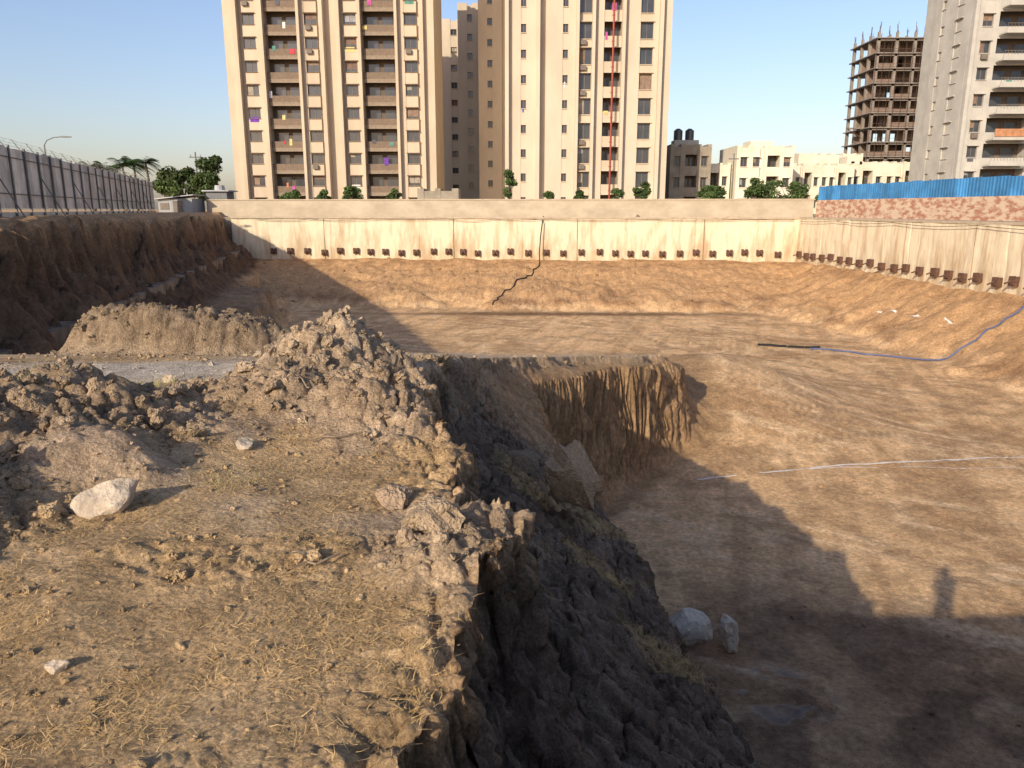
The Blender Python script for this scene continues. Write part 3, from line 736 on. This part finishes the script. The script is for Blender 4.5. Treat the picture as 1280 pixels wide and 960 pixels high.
def lamp(x,y,z,h,name='street_lamp'):
    e=empty(name); b=B(); b.tube((x,y,z),(x,y,z+h),.09,.05,8)
    pts=[(x,y,z+h),(x+.25,y,z+h+.35),(x+.8,y,z+h+.55),(x+1.5,y,z+h+.6)]
    b.path(pts,.035,6); b.make('pole',M_post,e)
    b=B(); b.hexa([(x+1.4,y-.12,z+h+.54),(x+2.1,y-.1,z+h+.56),(x+2.1,y+.1,z+h+.56),(x+1.4,y+.12,z+h+.54),(x+1.4,y-.1,z+h+.66),(x+2.05,y-.06,z+h+.62),(x+2.05,y+.06,z+h+.62),(x+1.4,y+.1,z+h+.66)]); b.make('lamp_head',M_post,e)
lamp(-35.0,60,1.3,5.0)
e=empty('utility_pole'); b=B(); b.tube((-39.6,100,.9),(-39.6,100,8.6),.13,.09,8); b.box(-40.4,-38.8,99.95,100.05,7.9,8.05)
for x in(-40.2,-39.6,-39.0): b.tube((x,100,8.05),(x,100,8.3),.05,.05,6)
b.make('pole',M_post,e)
e=empty('utility_pole'); b=B(); b.tube((30.0,108,.9),(30.0,108,9),.12,.08,8); b.box(29.3,30.7,107.95,108.05,8.2,8.35); b.make('pole',M_post,e)
# ---------------------------------------------------------------- vegetation
M_leaf=mat('foliage',(1,1,1),scale=2,rough=.7,attr='Col'); M_bark=mat('bark',(.16,.12,.08),(.09,.07,.05),scale=6)
def tree(name,x,y,z,h,r,n=1800,ls=.22,seed=0,th=.35,base=(.06,.09,.025)):
    rn=np.random.default_rng(seed); e=empty(name); b=B()
    p=Vector((x,y,z)); k=Vector((x+rn.uniform(-.2,.2),y,z+h*th)); b.tube(p,k,.05*h*.5+.03,.03*h*.5+.02,7)
    nc=9; cl=[]
    for i in range(nc):
        a=rn.uniform(0,6.28); rr=r*rn.uniform(.2,.75); zz=z+h*rn.uniform(th+.15,.92)
        f=1-abs((zz-z)/h-.6)*.9
        c=Vector((x+math.cos(a)*rr*f,y+math.sin(a)*rr*f,zz)); m=k.lerp(c,.5)+Vector((0,0,.1*h*.3)); b.tube(k,m,.018*h*.5+.01,.012*h*.5+.01,5); b.tube(m,c,.012*h*.5+.01,.008,5)
        cl.append((c,r*rn.uniform(.28,.5),rn.uniform(.65,1.35)))
    b.make('trunk_and_limbs',M_bark,e)
    w=rn.integers(0,nc,n); C=np.array([cl[i][0][:] for i in w]); rad=np.array([cl[i][1] for i in w]); sh_=np.array([cl[i][2] for i in w])
    dv=rn.normal(size=(n,3)); dv/=np.linalg.norm(dv,axis=1)[:,None]; dv*=(rn.random(n)**.4)[:,None]; dv[:,2]*=.7
    Cn=C+dv*rad[:,None]
    u=rn.normal(size=(n,3)); u/=np.linalg.norm(u,axis=1)[:,None]; v=np.cross(u,rn.normal(size=(n,3))); v/=np.linalg.norm(v,axis=1)[:,None]
    s=ls*rn.uniform(.6,1.2,n)[:,None]
    V=np.stack([Cn-u*s,Cn+v*s*.5,Cn+u*s,Cn-v*s*.5],1).reshape(-1,3); F=np.arange(4*n).reshape(-1,4)
    col=np.array(base)[None]*(sh_*rn.uniform(.7,1.3,n))[:,None]
    np_mesh('crown',V,F,M_leaf,col=np.repeat(col,4,0),parent=e)
def palm(x,y,z,h,seed):
    rn=random.Random(seed); e=empty('palm_tree'); b=B(); pts=[(x+.25*math.sin(i*.5),y,z+h*i/6) for i in range(7)]
    for i in range(6): b.tube(pts[i],pts[i+1],.2-.015*i,.185-.015*i,8)
    b.make('trunk',M_bark,e); l=B(); c=Vector(pts[-1])
    for i in range(20):
        a=rn.uniform(0,6.28); el=rn.uniform(-.2,1.1); L=rn.uniform(1.9,2.7); d=Vector((math.cos(a),math.sin(a),0)); sd=Vector((-math.sin(a),math.cos(a),0))
        for k in range(16):
            t=k/16; P=c+d*(L*t*math.cos(el))+Vector((0,0,L*t*math.sin(el)-1.5*t*t)); 
            for s in(-1,1):
                ll=.75*math.sin(math.pi*(.15+.8*t)); q=P+sd*s*ll+d*.25+Vector((0,0,-.35*ll)); l.quad(tuple(P),tuple(P+d*.12),tuple(q+d*.05),tuple(q),(.05,.075+.03*rn.random(),.02))
    l.make('fronds',M_leaf,e,colattr=True)
for i,(x,y,h) in enumerate([(-50,98,5.6),(-47,96,6.0),(-53,100,5.8),(-44.6,97,6.3),(-56,99,5.2),(-48.5,102,6.4)]): palm(x,y,.9,h,i)
for i,(x,y,h,r) in enumerate([(-38.6,93,6.2,2.4),(-36.0,94,7.0,2.6),(-34.0,88,4.8,2.0),(-41.6,95,5.5,2.4),(-48.5,99,4.8,2.8),(-52.5,99,4.6,2.8),(-58,99,5,2.6)]): tree('leafy_tree',x,y,.9,h,r,2600,.24,40+i,.25)
for i,(x,y,h,r) in enumerate([(-.3,84,4.9,1.3),(-17.2,86,3.3,1.3),(-13,88,3.2,1.0),(11.2,84,2.9,1.0),(14.0,86,3.6,1.1),(20.5,84,3.4,1.3),(22.6,88,3.2,1.6),(27.5,90,4.4,1.8),(29.4,92,4.2,2.0),(32.4,93,4.0,2.0),(34.2,94,3.8,1.9),(4,85,2.6,1.0),(-21,88,2.8,1.2),(37,94,2.9,1.2),(-25,90,3.0,1.4),(7.5,86,2.7,1.0),(40,96,3.0,1.3)]):
    tree('small_tree' if h>2.8 else 'shrub',x,y,.9,h,r,1300,.17,70+i,.3,(.07,.11,.03))
lb=Bld('site_office',M_old); lb.facade((-11.5,96),0,5,4,[('p',.6),('w',1),('p',.5),('w',1),('p',.6)],G,1,2.2,0,.8,1.8); lb.make()
# ---------------------------------------------------------------- hoses, cables, chalk lines
def drape(pts,n=14,lift=.04):
    out=[]
    for a,b in zip(pts[:-1],pts[1:]):
        for i in range(n):
            t=i/n; x=a[0]+(b[0]-a[0])*t+.12*math.sin(i*1.1); y=a[1]+(b[1]-a[1])*t; 
            za=a[2] if len(a)>2 else None; zb=b[2] if len(b)>2 else None
            g_=hz(x,y)+lift
            z=g_ if (za is None or zb is None) else max(g_,za+(zb-za)*t-.9*math.sin(math.pi*t))
            out.append((x,y,z))
    return out
b=B(); b.path(drape([(29.5,40.0,1.05),(26.2,39.2,-2.0),(23.5,38.5),(21.0,38.8),(18.5,40.6),(16.5,42.3)],12,.06)[0:60],.045,6); b.make('blue_hose',mat('blue_plastic',(.11,.14,.26),rough=.5),None,True)
b=B(); b.path(drape([(17.2,42.3),(15.5,42.6),(14.0,43.4)],12,.08),.07,6); b.make('black_hose_end',mat('black_rubber',(.03,.03,.03)))
b=B(); b.path([(2.9,72.2,1.0),(2.75,71.3,.4),(2.6,71.2,-.8),(2.5,71.1,-2.3)]+drape([(2.5,70.6),(1.2,66),(-.8,61.5),(-1.5,59.5)],12,.05),.05,6); b.make('black_hose',mat('black_plastic',(.03,.03,.03)))
b=B()
rr=random.Random(3); x=-24.0
while x<24:
    w=rr.uniform(4,9); sg=rr.uniform(.04,.2); pts=[]
    for i in range(13):
        t=i/12; xx=min(x+w*t,25); pts.append((xx,yw(xx)-.28,.74-4*sg*t*(1-t)))
    b.path(pts,.025,4); x+=w
b.path([(xw(y)-.3,y,.72-.15*abs(math.sin(y*.35))) for y in np.arange(69,30,-.8)],.022,4)
b.make('hanging_cable',mat('cable_black',(.05,.04,.035)))
M_chalk=mat('chalk',(.80,.74,.65),rough=.95)
def chalk(p0,p1,w,seed):
    p0=Vector(p0);p1=Vector(p1);L=(p1-p0).length;n=int(L/.12);d=(p1-p0)/L;s=Vector((-d.y,d.x))
    t=np.arange(n)*.12; px=p0.x+d.x*t+.12*fbm(t*.4,t*0,2,seed)*s.x; py=p0.y+d.y*t+.12*fbm(t*.4,t*0,2,seed)*s.y
    wv_=w*(.6+.8*vn(t*3,t*0,seed+3)); ke=vn(t*1.3,t*0+4,seed+5)>.25
    A=np.stack([px-s.x*wv_,py-s.y*wv_],1);Bq=np.stack([px+s.x*wv_,py+s.y*wv_],1)
    za=hf(A[:,0],A[:,1])[0]+.022; zb=hf(Bq[:,0],Bq[:,1])[0]+.022
    V=np.concatenate([np.column_stack([A,za]),np.column_stack([Bq,zb])]); F=[(i,i+1,n+i+1,n+i) for i in range(n-1) if ke[i]]
    np_mesh('chalk_line',V,F,M_chalk)
chalk((5.3,20.9),(16.5,23.0),.035,1); chalk((23.3,48.8),(24.1,41.5),.05,2); chalk((8.8,21.6),(15.5,21.9),.02,4)
# ---------------------------------------------------------------- photographer (behind the camera, casts the long shadow)
ph=empty('photographer'); PX,PY=0.0,-.36; g0=hz(PX,PY)
J=[(0,0,.95,.15,.11),(0,0,1.12,.14,.10),(0,.01,1.32,.18,.11),(0,.02,1.45,.10,.08),(0,.03,1.52,.055,.055),(0,.05,1.60,.085,.095),(0,.05,1.69,.08,.09),
(.10,0,.88,.09,.09),(.12,.02,.48,.06,.06),(.13,-.01,.08,.04,.045),(.14,.13,.03,.04,.03),
(-.10,0,.88,.09,.09),(-.12,.02,.48,.06,.06),(-.13,-.01,.08,.04,.045),(-.14,.13,.03,.04,.03),
(.18,.01,1.38,.055,.055),(.20,.06,1.12,.042,.042),(.07,.25,1.38,.028,.028),(.05,.26,1.46,.03,.02),
(-.18,.01,1.38,.055,.055),(-.20,.06,1.12,.042,.042),(-.07,.25,1.38,.028,.028),(-.05,.26,1.46,.03,.02)]
E=[(0,1),(1,2),(2,3),(3,4),(4,5),(5,6),(0,7),(7,8),(8,9),(9,10),(0,11),(11,12),(12,13),(13,14),(2,15),(15,16),(16,17),(17,18),(2,19),(19,20),(20,21),(21,22)]
me=bpy.data.meshes.new('body'); me.from_pydata([(j[0]+PX,j[1]+PY,j[2]+g0) for j in J],E,[]); o=bpy.data.objects.new('body',me); link(o); o.parent=ph
md=o.modifiers.new('Skin','SKIN')
if not me.skin_vertices: me.skin_vertices.new()
for i,j in enumerate(J): me.skin_vertices[0].data[i].radius=(j[3],j[4])
me.skin_vertices[0].data[0].use_root=True
sd=o.modifiers.new('Sub','SUBSURF'); sd.levels=2; sd.render_levels=2
me.materials.append(mat('shirt_cloth',(.12,.15,.22)))
b=B(); b.box(PX-.08,PX+.08,PY+.285,PY+.293,g0+1.43,g0+1.51); b.make('phone',M_frame,ph)
# ---------------------------------------------------------------- light, sky, camera
to=Vector((-.475,-.790,.386)).normalized()
sun=bpy.data.lights.new('sun','SUN'); sun.energy=5.0; sun.angle=R(.5); sun.color=(1,.88,.70)
so=bpy.data.objects.new('sun',sun); link(so); so.rotation_euler=to.to_track_quat('Z','Y').to_euler()
w=bpy.data.worlds.new('World'); scene.world=w; w.use_nodes=True; N=w.node_tree.nodes;L=w.node_tree.links
sk=N.new('ShaderNodeTexSky'); sk.sky_type='NISHITA'; sk.sun_disc=False; sk.sun_elevation=R(22.7); sk.sun_rotation=R(211)
sk.air_density=1.2; sk.dust_density=1.5; sk.ozone_density=3.0
mx=N.new('ShaderNodeMix'); mx.data_type='RGBA'; mx.blend_type='MULTIPLY'; mx.inputs[0].default_value=1; mx.inputs[7].default_value=(1.28,1.15,1.24,1)
L.new(sk.outputs[0],mx.inputs[6]); L.new(mx.outputs[2],N['Background'].inputs[0]); N['Background'].inputs[1].default_value=.15
cam=bpy.data.cameras.new('camera'); cam.lens=27; cam.sensor_width=36; cam.clip_end=9000; cam.clip_start=.05
co=bpy.data.objects.new('camera',cam); link(co); co.location=(0,0,1.6); co.rotation_euler=(R(90-12.8),0,0); scene.camera=co
print('verts',ny*nx,'h0',hz(0,0))
